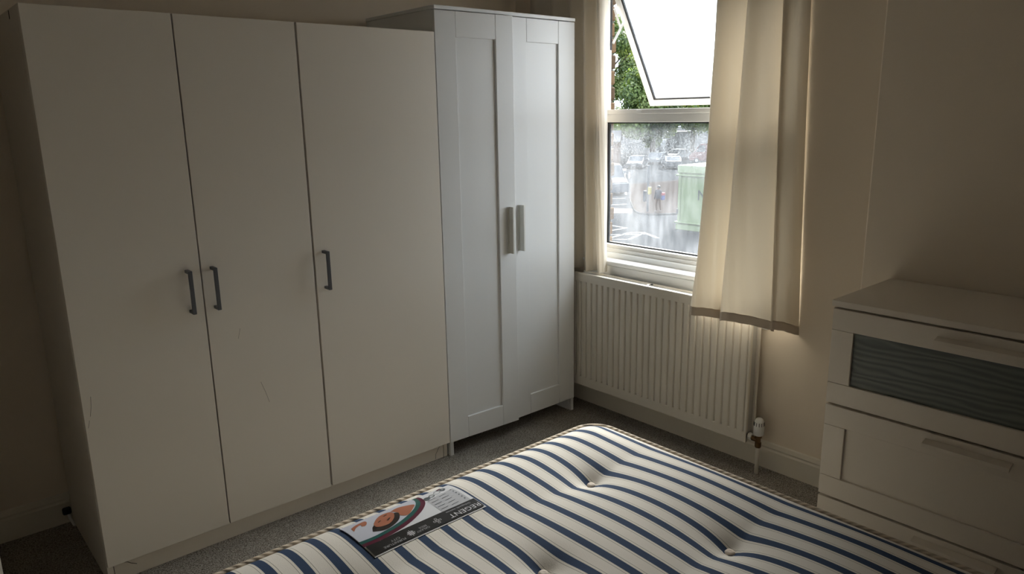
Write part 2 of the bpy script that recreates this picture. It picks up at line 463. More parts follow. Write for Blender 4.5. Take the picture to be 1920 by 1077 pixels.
scratch('scuff_mark', [(-1.347, 0, .655), (-1.350, 0, .622), (-1.356, 0, .592)], d1, .0007, 'scr')
scratch('scuff_mark', [(-1.360, 0, .580), (-1.366, 0, .556)], d1, .0006, 'scr')
scratch('scuff_mark', [(-.814, 0, .565), (-.800, 0, .522), (-.790, 0, .482)], d2, .0006, 'scr')
scratch('scuff_mark', [(-.868, 0, .775), (-.877, 0, .74)], d2, .0005, 'scr')
scratch('crack', [(-.035, .0225, .066), (-.052, .0225, .04), (-.062, .0225, .026), (-.064, .0225, .004)], pl, .0009)
scratch('crack', [(-1.340, .0225, .066), (-1.325, .0225, .058), (-1.312, .0225, .055), (-1.302, .0225, .046), (-1.285, .0225, .036)], pl, .001)
scratch('crack', [(-1.354, .0225, .066), (-1.353, .0225, .03), (-1.351, .0225, .002)], pl, .0008)
B('bolt_slot', XA - .0006, XA + .004, .153, .162, 1.772, 1.796, M['dark'], wd)

# small black plug by the skirting behind the wardrobe end
pg = thing('cable_plug', (-1.392, .535, 0), 'small black cable plug on floor by the wardrobe end', 'plug')
bm = bmesh.new(); box(bm, -1.405, -1.377, .532, .551, .040, .066, .004); obj('plug_body', bm, M['gasket'], pg)
bm = bmesh.new(); tube(bm, [(-1.386, .545, .040), (-1.384, .543, .02), (-1.380, .535, .006), (-1.379, .50, .006)], .005, 8); obj('cable', bm, M['white_plastic'], pg, smooth=True)

# ------------------------------------------------------------------ wardrobe 2 (two framed doors)
w2 = thing('wardrobe', (.398, .26, 0), 'taller white wardrobe with two framed doors beside the window', 'wardrobe')
L2, R2, ZT2 = .0065, .786, 1.8999
B('top_panel', L2 - .002, R2 + .002, -.002, .5144, 1.8855, ZT2, M['foil2'], w2, .0015)
B('side_panel', L2 + .002, L2 + .020, .022, .5144, 0, 1.8855, M['foil2'], w2, .001)
B('side_panel', R2 - .020, R2 - .002, .022, .5144, 0, 1.8855, M['foil2'], w2, .001)
B('bottom_panel', L2 + .020, R2 - .020, .024, .51, .070, .088, M['foil2'], w2)
B('back_panel', L2 + .020, R2 - .020, .505, .511, .070, 1.8855, M['foil2'], w2)
B('front_rail', L2 + .020, R2 - .020, .024, .04, 1.84, 1.8855, M['foil2'], w2)
B('foot_block', R2 - .018, R2 + .0, .004, .0215, 0, .064, M['foil2'], w2, .001)
B('foot_block', L2 - .001, L2 + .018, .004, .0215, 0, .064, M['foil2'], w2, .001)
def door2(a, b, xf, hx, side):
    z0, z1 = .066, 1.882
    sw = .099 if side < 0 else .092
    al, ar = (a + .099, b - .092) if side < 0 else (a + .092, b - .104)
    d = B('door', a + .01, b - .01, .010, .018, z0 + .01, z1 - .01, M['foil2'], w2, 0, 1, xf)
    g = .0006
    B('stile', a, al - g, 0, .018, z0, z1, M['foil2'], d, .0012, 1, xf)
    B('stile', ar + g, b, 0, .018, z0, z1, M['foil2'], d, .0012, 1, xf)
    B('rail', al, ar, 0.0003, .018, 1.784, z1, M['foil2'], d, .0012, 1, xf)
    B('rail', al, ar, 0.0003, .018, z0, .164, M['foil2'], d, .0012, 1, xf)
    bm = bmesh.new()
    # L-shaped pull: flat foot and a fin that stands out
    x = hx
    box(bm, x - .010, x + .002, -.003, 0, .876, 1.084, .0005, 1, xf)
    box(bm, x, x + .003, -.028, -.001, .876, 1.084, .0008, 1, xf)
    box(bm, x, x + .009, -.030, -.027, .876, 1.084, .0008, 1, xf)
    obj('handle', bm, M['satin'], d, label='pale satin edge pull')
    return d
piv = Matrix.Translation((L2, .018, 0))
ang = Matrix.Rotation(-math.asin(.018 / .385), 4, 'Z')
door2(L2, .3955, piv @ ang @ piv.inverted(), .356, -1)
door2(.3975, R2, Matrix.Identity(4), .4315, 1)

# ------------------------------------------------------------------ radiator
rd = thing('radiator', (.86, -.465, .13), 'cream ribbed panel radiator on the wall below the window', 'radiator')
RX, RY0, RY1, RZ0, RZ1 = .8128, -.960, .030, .133, .7155
fp = B('front_panel', RX + .0085, RX + .016, RY0 + .002, RY1 - .002, RZ0 + .004, RZ1 - .004, M['radi'], rd, .003)
B('top_band', RX, RX + .018, RY0, RY1, RZ1 - .045, RZ1, M['radi'], rd, .005, 2)
B('bottom_band', RX, RX + .018, RY0, RY1, RZ0, RZ0 + .05, M['radi'], rd, .005, 2)
B('edge_band', RX + .001, RX + .017, RY0, RY0 + .012, RZ0, RZ1, M['radi'], rd, .003)
B('edge_band', RX + .001, RX + .017, RY1 - .012, RY1, RZ0, RZ1, M['radi'], rd, .003)
NR = 27; pitch = (RY1 - RY0 - .024) / NR
rib_me = None
for k in range(NR):
    yc = RY0 + .012 + pitch * (k + .5)
    if rib_me is None:
        bm = bmesh.new()
        hw = pitch * .44
        prism(bm, [(RX + .009, yc - hw - .001), (RX + .002, yc - hw + .0025), (RX, yc - hw + .006), (RX, yc + hw - .006), (RX + .002, yc + hw - .0025), (RX + .009, yc + hw + .001)], 'z', RZ0 + .044, RZ1 - .040)
        ro = obj('rib', bm, M['radi'], fp, org=(RX + .003, yc, RZ0 + .044)); rib_me = ro.data
    else:
        o = bpy.data.objects.new('rib', rib_me); link(o, (RX + .003, yc, RZ0 + .044), fp)
B('rear_panel', .878, .892, RY0, RY1, RZ0 + .004, RZ1 - .004, M['radi'], rd, .004)
B('side_cover', RX + .019, .878, RY0 + .012, RY0 + .016, RZ0 + .03, RZ1 - .012, M['grille'], rd)
B('top_grille', RX + .019, .878, RY0 + .016, RY1 - .016, RZ1 - .016, RZ1 - .010, M['grille'], rd)
B('wall_bracket', .893, .9310, -.20, -.17, .2, .60, M['radi'], rd)
B('wall_bracket', .893, .9310, -.80, -.77, .2, .60, M['radi'], rd)
# clip lying on the radiator
bm = bmesh.new(); box(bm, -.028, .028, -.006, .006, 0, .006, .002)
bmesh.ops.transform(bm, matrix=Matrix.Translation((.845, -.405, RZ1 - .0098)) @ Matrix.Rotation(R(25), 4, 'Z'), verts=bm.verts)
cl = thing('window_clip', (.845, -.405, RZ1 - .0098), 'small white plastic clip lying on top of the radiator', 'clip')
obj('clip_body', bm, M['white_plastic'], cl)
bm = bmesh.new(); box(bm, -.006, .006, -.005, .005, .004, .010, .002)
bmesh.ops.transform(bm, matrix=Matrix.Translation((.866, -.414, RZ1 - .0098)), verts=bm.verts); obj('clip_tip', bm, M['gasket'], cl)

# thermostatic valve
VX, VY = .846, -1.000
tv = thing('radiator_valve', (VX, VY, 0), 'white thermostatic valve with brass body beside the radiator', 'valve')
bm = bmesh.new(); lathe(bm, VX, VY, [(.016, .172), (.021, .176), (.0215, .210), (.0205, .216), (.019, .232), (.0145, .243), (.008, .248), (.001, .249)], 24)
hd = obj('valve_head', bm, M['white_plastic'], tv, smooth=True)
for k in range(12):
    a = 2 * math.pi * k / 12
    c, s = math.cos(a), math.sin(a)
    bm = bmesh.new(); tube(bm, [(VX + c * .0212, VY + s * .0212, .216), (VX + c * .0200, VY + s * .0200, .231)], .0012, 4)
    obj('vent_slot', bm, M['dark'], hd)
bm = bmesh.new(); lathe(bm, VX, VY, [(.011, .118), (.013, .122), (.013, .140), (.010, .144), (.010, .160), (.014, .162), (.014, .172)], 12); obj('valve_body', bm, M['brass'], tv, smooth=False)
bm = bmesh.new(); tube(bm, [(VX, VY, .148), (VX, VY + .02, .150), (VX, RY0 + .012, .156)], [.009, .010, .009], 10); obj('tail_piece', bm, M['brass'], tv)
bm = bmesh.new(); tube(bm, [(VX, RY0 - .012, .155), (VX, RY0 + .004, .156)], .015, 6); obj('union_nut', bm, M['white_plastic'], tv)
bm = bmesh.new(); tube(bm, [(VX, VY, 0), (VX, VY, .119)], .0085, 12); obj('feed_pipe', bm, M['pipe'], tv, smooth=True)

# ------------------------------------------------------------------ chest of drawers
ch = thing('chest_of_drawers', (.59, -1.875, 0), 'white chest of drawers with a dark rippled glass top drawer', 'chest')
CX, CB, CY0, CY1 = .387, .794, -2.27, -1.482
B('top_panel', CX - .004, CB, CY0 - .004, CY1 + .006, .8985, .918, M['foil3'], ch, .0015)
B('side_panel', CX + .022, CB, CY1 - .018, CY1, 0, .898, M['foil3'], ch, .001)
B('side_panel', CX + .022, CB, CY0, CY0 + .018, 0, .898, M['foil3'], ch, .001)
B('back_panel', CB - .012, CB - .006, CY0 + .018, CY1 - .018, .03, .898, M['foil3'], ch)
B('carcass_front', CX + .021, CX + .03, CY0 + .018, CY1 - .018, .03, .897, M['edge'], ch)  # plain board behind the drawer fronts, in the edge-band colour
def drawer(z0, z1, hz, inner, th):
    yl, yr = CY1 + .002, CY0 - .002
    d = B('drawer', CX + .009, CX + .018, yr + .01, yl - .01, z0 + .01, z1 - .01, M[inner], ch)
    B('rail', CX, CX + .018, yr, yl, z1 - th, z1, M['foil3'], d, .0012)
    B('rail', CX, CX + .018, yr, yl, z0, z0 + th, M['foil3'], d, .0012)
    B('stile', CX + .0004, CX + .018, yl - .066, yl, z0 + th + .0006, z1 - th - .0006, M['foil3'], d, .0012)
    B('stile', CX + .0004, CX + .018, yr, yr + .066, z0 + th + .0006, z1 - th - .0006, M['foil3'], d, .0012)
    bm = bmesh.new()
    prism(bm, [(CX, hz + .012), (CX - .003, hz + .012), (CX - .027, hz + .006), (CX - .029, hz - .004), (CX - .024, hz - .005), (CX - .003, hz + .006), (CX, hz + .006)], 'y', -1.990, -1.775)
    obj('handle', bm, M['foil3'], d)
    return d
drawer(.5905, .8915, .855, 'ripple', .066)
drawer(.279, .583, .552, 'foil3', .066)
drawer(.02, .2715, .243, 'foil3', .06)

# ------------------------------------------------------------------ curtains
def catmull(P, n):
    out = []
    for i in range(len(P) - 1):
        p0, p1, p2, p3 = P[max(i - 1, 0)], P[i], P[i + 1], P[min(i + 2, len(P) - 1)]
        for k in range(n):
            t = k / n
            out.append(tuple(.5 * ((2 * b) + (-a + c) * t + (2 * a - 5 * b + 4 * c - d) * t * t + (-a + 3 * b - 3 * c + d) * t ** 3) for a, b, c, d in zip(p0, p1, p2, p3)))
    out.append(tuple(P[-1])); return out
def curtain(name, top, bot, zt, zb, hem, label, wob=0.004, zfun=None):
    T, Bm = catmull(top, 9), catmull(bot, 9)
    def pt(i, f, zend):
        a = f ** (1.3 + 2.0 * max(0, 1 - 3 * i / (len(T) - 1)))
        y = T[i][0] * (1 - a) + Bm[i][0] * a; x = T[i][1] * (1 - a) + Bm[i][1] * a
        zz = zt + (zend - zt) * f
        x += wob * math.sin(i * .9 + zz * 5) * math.sin(zz * 7 + i * .3) * f
        return x, y, zz
    def zend(i):
        return zb + (zfun(i / (len(T) - 1)) if zfun else 0)
    root = thing(name, (sum(p[1] for p in Bm) / len(Bm), sum(p[0] for p in Bm) / len(Bm), zb), label, 'curtain', 'cream curtains at the window')
    fh = 1 - hem / (zt - zb) if hem else 1.0
    nz_ = 40
    bm = bmesh.new()
    g = [[bm.verts.new(pt(i, fh * j / nz_, zend(i))) for i in range(len(T))] for j in range(nz_ + 1)]
    for j in range(nz_):
        for i in range(len(T) - 1): bm.faces.new((g[j][i], g[j][i + 1], g[j + 1][i + 1], g[j + 1][i]))
    obj('drop', bm, M['curtain'], root, smooth=True)
    if hem:
        bm = bmesh.new()
        g = [[bm.verts.new(pt(i, fh + (1 - fh) * j / 5, zend(i))) for i in range(len(T))] for j in range(6)]
        for j in range(5):
            for i in range(len(T) - 1): bm.faces.new((g[j][i], g[j][i + 1], g[j + 1][i + 1], g[j + 1][i]))
        o = obj('hem', bm, M['hem'], root, smooth=True)
        s = o.modifiers.new('thick', 'SOLIDIFY'); s.thickness = .003
    return root
topR = [(-.700, .915), (-.707, .85), (-.726, .885), (-.762, .775), (-.810, .845), (-.852, .905), (-.862, .87), (-.905, .765), (-.940, .835), (-.970, .905), (-.978, .87), (-.99, .84), (-1.02, .90), (-1.046, .927)]
botR = [(-.700, .793), (-.712, .745), (-.730, .715), (-.752, .705), (-.795, .750), (-.825, .795), (-.842, .765), (-.905, .685), (-.965, .730), (-1.052, .805), (-1.056, .79), (-1.066, .785), (-1.085, .85), (-1.098, .927)]
BXR = catmull(botR, 9)
curtain('curtain', topR, botR, 2.26, .640, .036, 'long cream curtain drawn to the right side of the window', zfun=lambda s: .30 * (.79 - BXR[int(round(s * (len(BXR) - 1)))][1]) + .010 * s + .004 * math.sin(s * 23))
topL = [(.42, .90), (.34, .85), (.27, .90), (.20, .84), (.14, .895), (.085, .845), (.045, .90), (.01, .85), (-.01, .84), (-.03, .895), (-.055, .87), (-.085, .845), (-.098, .87), (-.085, .915)]
botL = [(.40, .90), (.33, .86), (.27, .905), (.20, .85), (.14, .905), (.08, .855), (.045, .905), (-.005, .86), (-.03, .845), (-.045, .885), (-.075, .875), (-.095, .855), (-.112, .875), (-.105, .905)]
curtain('curtain', topL, botL, 2.26, .722, 0, 'cream curtain gathered between the framed wardrobe and the window', wob=.006)
pole = thing('curtain_pole', (.86, -.36, 2.27), 'slim white curtain pole above the window', 'curtain pole')
bm = bmesh.new(); tube(bm, [(.868, .46, 2.295), (.868, -1.22, 2.295)], .011, 14); obj('rod', bm, M['pvc'], pole, smooth=True)
for yy in (.40, -1.15):
    bm = bmesh.new(); tube(bm, [(.868, yy, 2.282), (.93, yy, 2.282)], .008, 8); obj('bracket', bm, M['pvc'], pole)
for yy in (.47, -1.23):
    bm = bmesh.new(); bmesh.ops.create_uvsphere(bm, u_segments=12, v_segments=8, radius=.02, matrix=Matrix.Translation((.868, yy, 2.295))); obj('finial', bm, M['pvc'], pole, smooth=True)

# ------------------------------------------------------------------ bed
BX0, BX1, BY0, BY1, BZ = -1.465, -.108, -2.865, -.958, .4975
btn = [(-.405, -1.222 - .433 * k) for k in range(4)] + [(-1.175, -1.222 - .433 * k) for k in range(4)] + [(-.79, -1.438 - .433 * k) for k in range(3)]
def zm(x, y):
    d = min(x - BX0, BX1 - x, y - BY0, BY1 - y)
    d = max(d, 0)
    z = BZ + .004 + .026 * (1 - math.exp(-d / .042))
    lev = 0
    for k in range(4):                                   # shallow troughs across the bed through the tufts
        e = abs(y - (-1.222 - .433 * k))
        lev += math.exp(-(e / .035) ** 1.3) * (.35 + .65 * math.exp(-((abs(x + .79) - .385) / .20) ** 2))
    z -= .007 * lev * min(1, d / .12)
    for bx, by in btn:
        r = math.hypot((x - bx) * 1.0, (y - by) * 1.0)
        if r < .3:
            z -= .030 * math.exp(-r / .042) + .007 * math.exp(-(r / .10) ** 2)
    z += .0035 * math.sin((y + 1.222) / .433 * 2 * math.pi - math.pi / 2) * min(1, d / .1)
    return z
bb = thing('bed_base', ((BX0 + BX1) / 2, (BY0 + BY1) / 2, 0), 'low cream divan base underneath the striped mattress', 'bed base')
M['divan'] = mat('divan_cloth', (.62, .56, .47), .95, .1, var=.1, vscale=30)
B('divan_box', BX0 + .02, BX1 - .02, BY0 + .02, BY1 - .02, .05, .262, M['divan'], bb, .012, 2)
for xx in (BX0 + .12, BX1 - .12):
    for yy in (BY0 + .15, BY1 - .15):
        bm = bmesh.new(); lathe(bm, xx, yy, [(.018, 0), (.022, .01), (.025, .052)], 12); obj('foot', bm, M['gasket'], bb)
mt = thing('mattress', ((BX0 + BX1) / 2, (BY0 + BY1) / 2, .262), 'cream mattress with navy stripes and button tufts', 'mattress')
# rounded rectangle footprint mapped from a grid
def rr_map(u, v, rad=.075):
    x = BX0 + (BX1 - BX0) * u; y = BY0 + (BY1 - BY0) * v
    cx = min(max(x, BX0 + rad), BX1 - rad); cy = min(max(y, BY0 + rad), BY1 - rad)
    dx, dy = x - cx, y - cy
    if dx and dy:
        a, b = abs(dx) / rad, abs(dy) / rad
        m_ = max(a, b); l = math.hypot(a, b)
        s = m_ / l
        return cx + dx * s, cy + dy * s
    return x, y
def axis_pts(a, b, step, dense):
    out = []; t = 0.0; Ln = b - a
    while t < Ln - 1e-6:
        out.append(t / Ln); e = min(t, Ln - t)
        t += dense if e < .1 else step
    out.append(1.0); return out
U = axis_pts(BX0, BX1, .0125, .0075); V = axis_pts(BY0, BY1, .0125, .0075)
bm = bmesh.new()
grid = []
for u in U:
    row = []
    for v in V:
        x, y = rr_map(u, v)
        # keep the height from the un-rounded position so that the corner stays full
        xx = BX0 + (BX1 - BX0) * u; yy = BY0 + (BY1 - BY0) * v
        row.append(bm.verts.new((x, y, zm(xx, yy))))
    grid.append(row)
for i in range(len(U) - 1):
    for j in range(len(V) - 1): bm.faces.new((grid[i][j], grid[i + 1][j], grid[i + 1][j + 1], grid[i][j + 1]))
# rim loop for side wall and piping
nU, nV = len(U), len(V)
rim = [grid[i][0] for i in range(nU)] + [grid[nU - 1][j] for j in range(1, nV)] + [grid[i][nV - 1] for i in range(nU - 2, -1, -1)] + [grid[0][j] for j in range(nV - 2, 0, -1)]
rimco = [v.co.copy() for v in rim]
lows = []
for zf in (.385, .262):
    lows.append([bm.verts.new((v.co.x, v.co.y, zf)) for v in rim])
prev = rim
for lo in lows:
    for k in range(len(rim)):
        j = (k + 1) % len(rim); bm.faces.new((prev[k], prev[j], lo[j], lo[k]))
    prev = lo
OX = (BX0 + BX1) / 2
# first navy stripe starts at x=-.154 (upper edge of the navy band)
STRIPE_PHASE = (0.5 - ((-.150 - OX) / 0.0643)) % 1.0
M['ticking'] = stripes()
obj('cover', bm, M['ticking'], mt, org=(OX, (BY0 + BY1) / 2, .262), smooth=True)
def closed_tube(bm, pts, r, n=8):
    m_ = len(pts); rings = []
    for i, p in enumerate(pts):
        d = (pts[(i + 1) % m_] - pts[i - 1]).normalized(); u = d.cross(Vector((0, 0, 1))).normalized(); v = d.cross(u)
        rings.append([bm.verts.new(p + (u * math.cos(2 * math.pi * k / n) + v * math.sin(2 * math.pi * k / n)) * r) for k in range(n)])
    for i in range(m_):
        a, b = rings[i], rings[(i + 1) % m_]
        for k in range(n): bm.faces.new((a[k], a[(k + 1) % n], b[(k + 1) % n], b[k]))
ctr = Vector((OX, (BY0 + BY1) / 2, 0))
pp = []
for k in range(len(rimco)):
    d_ = (rimco[(k + 1) % len(rimco)] - rimco[k - 1]); d_.z = 0; d_.normalize()
    o_ = d_.cross(Vector((0, 0, 1)))
    pp.append(Vector((rimco[k].x, rimco[k].y, BZ + .003)) + o_ * .004)
bm = bmesh.new(); closed_tube(bm, pp, .0085); obj('piping', bm, M['rope'], mt, smooth=True)
bm = bmesh.new(); closed_tube(bm, [Vector((p.x, p.y, .270)) for p in pp], .008); obj('piping', bm, M['rope'], mt, smooth=True)
for bx, by in btn:
    bm = bmesh.new(); lathe(bm, bx, by, [(.004, 0), (.011, .001), (.0125, .004), (.010, .0075), (.005, .0085), (.002, .0078)], 14)
    z0 = zm(bx, by)
    for v in bm.verts: v.co.z += z0 + .006
    obj('tuft_button', bm, M['button'], mt, smooth=True)

# ------------------------------------------------------------------ paper label on the mattress
LX0, LX1, LY0, LY1 = -1.045, -.725, -1.000, -1.163
def lab(u, v, off): 
    x = LX0 + (LX1 - LX0) * u; y = LY0 + (LY1 - LY0) * v
    return Vector((x, y, zm(x, y) + .0012 + off))
lb = thing('mattress_label', lab(.5, .5, 0), 'printed paper label with a black band reading REGENT on the mattress', 'label')
def pm(name, c, r=.35): return mat(name, c, r, .5)
P_white, P_black, P_teal, P_mar = pm('print_white', (.72, .72, .74), .3), pm('print_black', (.012, .012, .012), .3), pm('print_teal', (.015, .10, .085), .3), pm('print_maroon', (.10, .008, .03), .3)
P_skin, P_hair, P_pillow, P_ink, P_grey = pm('print_skin', (.42, .15, .085), .3), pm('print_hair', (.02, .013, .011), .3), pm('print_pillow', (.58, .59, .66), .3), pm('print_ink', (.10, .12, .13), .3), pm('print_grey', (.50, .50, .52), .3)
def grid_sheet(name, u0, u1, v0, v1, off, m, n=64, k=34, thick=.0004):
    bm = bmesh.new()
    g = [[bm.verts.new(lab(u0 + (u1 - u0) * i / n, v0 + (v1 - v0) * j / k, off)) for j in range(k + 1)] for i in range(n + 1)]
    for i in range(n):
        for j in range(k): bm.faces.new((g[i][j], g[i + 1][j], g[i + 1][j + 1], g[i][j + 1]))
    return obj(name, bm, m, lb)
def poly_print(name, poly, off, m):
    bm = bmesh.new()
    vv = [bm.verts.new((p[0], p[1], 0)) for p in poly]
    f = bm.faces.new(vv)
    for it in range(29):      # slice so the print can follow the cloth
        t = (it + 1) / 30
        bmesh.ops.bisect_plane(bm, geom=bm.verts[:] + bm.edges[:] + bm.faces[:], plane_co=(t, 0, 0), plane_no=(1, 0, 0))
        bmesh.ops.bisect_plane(bm, geom=bm.verts[:] + bm.edges[:] + bm.faces[:], plane_co=(0, t, 0), plane_no=(0, 1, 0))
    for v in bm.verts: v.co = lab(v.co.x, v.co.y, off)
    return obj(name, bm, m, lb)
def smooth_poly(P, n=6): return catmull(list(P) + [P[0]], n)[:-1]
card = grid_sheet('card', 0, 1, 0, 1, 0, P_white)
s_ = card.modifiers.new('thick', 'SOLIDIFY'); s_.thickness = .0004; s_.offset = 0
e = .0004
outer = catmull([(.70, .0), (.70, .12), (.675, .28), (.61, .42), (.51, .54), (.38, .64), (.22, .70), (.10, .72), (.0, .71)], 5)
mid = catmull([(.668, .0), (.668, .10), (.64, .25), (.575, .38), (.47, .50), (.34, .585), (.20, .63), (.10, .645), (.0, .635)], 5)
inn = catmull([(.635, .0), (.635, .09), (.605, .22), (.54, .345), (.43, .455), (.31, .53), (.18, .57), (.10, .58), (.0, .565)], 5)
poly_print('print_maroon_band', outer + [(0, .004)], e * 1.5, P_mar)
poly_print('print_teal_band', mid + [(0, .004)], e * 2.5, P_teal)
poly_print('print_pillow', inn + [(0, .004)], e * 3.5, P_pillow)
poly_print('print_arm', smooth_poly([(.40, .13), (.47, .10), (.53, .14), (.59, .22), (.55, .31), (.47, .42), (.42, .36), (.43, .25)]), e * 4.5, P_skin)
poly_print('print_hair', smooth_poly([(.145, .47), (.175, .36), (.23, .30), (.33, .30), (.40, .22), (.43, .28), (.385, .43), (.31, .515), (.225, .545)]), e * 4.5, P_hair)
poly_print('print_face', smooth_poly([(.20, .30), (.255, .19), (.32, .12), (.385, .14), (.40, .22), (.365, .35), (.30, .44), (.235, .44), (.195, .39)]), e * 5.5, P_skin)
for q in ([(.235, .30), (.265, .275), (.27, .29), (.24, .315)], [(.30, .345), (.335, .30), (.345, .315), (.31, .365)], [(.315, .19), (.35, .175), (.352, .195), (.32, .21)]):
    poly_print('print_face_line', q, e * 6.5, P_hair)
poly_print('print_hand', smooth_poly([(.05, .16), (.10, .11), (.175, .09), (.185, .15), (.155, .235), (.125, .22), (.13, .16), (.08, .20), (.045, .27)], 4), e * 4.5, P_skin)
poly_print('print_black_band', [(.008, .715), (.12, .73), (.24, .71), (.36, .70), (.5, .70), (.992, .70), (.992, .972), (.008, .972)], e * 4.5, P_black)
poly_print('print_grey_panel', [(.69, .28), (.82, .22), (.97, .20), (.97, .69), (.69, .69)], e * 1.2, P_grey)
for k in range(6):
    poly_print('print_dot', [(.945 + .008 * math.cos(a * 1.0472), .22 + .075 * k + .014 * math.sin(a * 1.0472)) for a in range(6)], e * 2.6, P_ink)
for k in range(5):
    for s in range(2):
        u0 = .84 - .1 * s
        poly_print('print_line', [(u0 - .035, .28 + .085 * k), (u0 + .035, .27 + .085 * k), (u0 + .035, .279 + .085 * k), (u0 - .035, .289 + .085 * k)], e * 2.6, P_ink)
def ring(cu, cv, ru, rv, w=.22, full=False):
    n = 14
    bm = bmesh.new()
    A = [bm.verts.new(lab(cu + ru * math.cos(2 * math.pi * k / n), cv + rv * math.sin(2 * math.pi * k / n), e * 2.8)) for k in range(n)]
    Bq = [bm.verts.new(lab(cu + ru * (1 - w) * math.cos(2 * math.pi * k / n), cv + rv * (1 - w) * math.sin(2 * math.pi * k / n), e * 2.8)) for k in range(n)]
    for k in range(n): bm.faces.new((A[k], A[(k + 1) % n], Bq[(k + 1) % n], Bq[k]))
    obj('print_ring', bm, P_ink, lb)
ring(.72, .20, .028, .055, .75); ring(.775, .17, .026, .05, .3); ring(.84, .13, .028, .055, .15); ring(.905, .10, .026, .05, .6)
poly_print('print_red_mark', [(.865, .035), (.905, .02), (.905, .055), (.865, .07)], e * 2.6, P_mar)
# lettering, read from the head side of the bed
def text(body, u, v, size, m, off=e * 6.5, sx=1.0, align='CENTER'):
    cu = bpy.data.curves.new('t', 'FONT'); cu.body = body; cu.size = size; cu.align_x = align; cu.align_y = 'CENTER'; cu.resolution_u = 3
    to = bpy.data.objects.new('t', cu); COL.objects.link(to)
    dg = bpy.context.evaluated_depsgraph_get()
    me = bpy.data.meshes.new_from_object(to.evaluated_get(dg))
    bpy.data.objects.remove(to)
    bm = bmesh.new(); bm.from_mesh(me); bpy.data.meshes.remove(me)
    X0 = LX0 + (LX1 - LX0) * u; Y0 = LY0 + (LY1 - LY0) * v
    for vv in bm.verts:
        x, y = X0 - vv.co.x * sx, Y0 - vv.co.y
        vv.co = Vector((x, y, zm(x, y) + .0012 + off))
    return obj('lettering', bm, m, lb)
text('REGENT', .835, .88, .0235, P_white, sx=1.08)
text('Orthopaedic mattress', .815, .765, .0088, P_grey, sx=.95)
text('FURNITURE', .19, .915, .0108, P_grey, sx=1.05)
text('CITY', .215, .845, .0108, P_grey, sx=1.05)
text('GALAXY', .44, .90, .0095, P_grey, sx=1.0)
text('BEDS', .455, .84, .0095, P_grey, sx=1.0)
def logo(cu, cv, kind):
    bm = bmesh.new()
    def quad(u0, v0, u1, v1):
        bm.faces.new([bm.verts.new(lab(a, b, e * 6.5)) for a, b in ((u0, v0), (u1, v0), (u1, v1), (u0, v1))])
    if kind:      # woven cross
        for k in (-1, 0, 1):
            quad(cu + k * .014 - .0025, cv - .075 + abs(k) * .02, cu + k * .014 + .0025, cv + .075 - abs(k) * .02)
            quad(cu - .034 + abs(k) * .008, cv + k * .03 - .006, cu + .034 - abs(k) * .008, cv + k * .03 + .006)
    else:         # five small squares
        for du, dv in ((0, 0), (-.024, 0), (.024, 0), (0, -.05), (0, .05)):
            for a, b, c, d in ((-.010, -.02, .010, -.014), (-.010, .014, .010, .02), (-.010, -.014, -.007, .014), (.007, -.014, .010, .014)):
                quad(cu + du + a, cv + dv + b, cu + du + c, cv + dv + d)
    obj('print_emblem', bm, P_white, lb)
logo(.345, .865, True); logo(.585, .85, False)

# ------------------------------------------------------------------ open room door, its edge just in view at the left
dr = thing('door_1', (-1.66, -.03, 0), kind='structure')
bm = bmesh.new(); prism(bm, [(-1.648, -.10), (-1.69, -.097), (-1.768, -.86), (-1.726, -.863)], 'z', .012, 1.98); dl = obj('door_leaf', bm, M['trim'], dr)
bm = bmesh.new(); tube(bm, [(-1.758, -.80, 1.0), (-1.80, -.80, 1.0), (-1.79, -.70, 1.0)], .009, 8); obj('door_handle', bm, M['satin'], dl)
#STREET
# ------------------------------------------------------------------ the street outside
ZS = -5.0
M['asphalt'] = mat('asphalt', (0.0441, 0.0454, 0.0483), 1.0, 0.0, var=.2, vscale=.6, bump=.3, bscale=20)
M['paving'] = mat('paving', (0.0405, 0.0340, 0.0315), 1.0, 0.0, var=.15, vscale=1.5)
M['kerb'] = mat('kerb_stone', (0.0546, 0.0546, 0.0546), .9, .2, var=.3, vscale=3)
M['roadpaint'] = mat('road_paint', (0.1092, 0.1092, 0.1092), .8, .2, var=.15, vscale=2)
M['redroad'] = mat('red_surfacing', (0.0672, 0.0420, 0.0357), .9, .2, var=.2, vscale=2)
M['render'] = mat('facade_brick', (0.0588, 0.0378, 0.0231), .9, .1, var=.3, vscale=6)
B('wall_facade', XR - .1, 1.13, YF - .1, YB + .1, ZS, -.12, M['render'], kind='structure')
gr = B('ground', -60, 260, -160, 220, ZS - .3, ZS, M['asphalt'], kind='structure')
def flat(name, poly, m, z=.006, parent=gr):
    bm = bmesh.new(); prism(bm, poly, 'z', ZS, ZS + z); return obj(name, bm, m, parent)
def strip(p, q, w):
    a, b = Vector((*p, 0)), Vector((*q, 0)); d = (b - a).normalized(); n = Vector((-d.y, d.x, 0)) * w / 2
    return [tuple((a - n)[:2]), tuple((b - n)[:2]), tuple((b + n)[:2]), tuple((a + n)[:2])]
flat('red_surfacing', [(33.6, 30.6), (36.0, 28.9), (37.6, 30.2), (36.3, 32.9)], M['redroad'], .004)
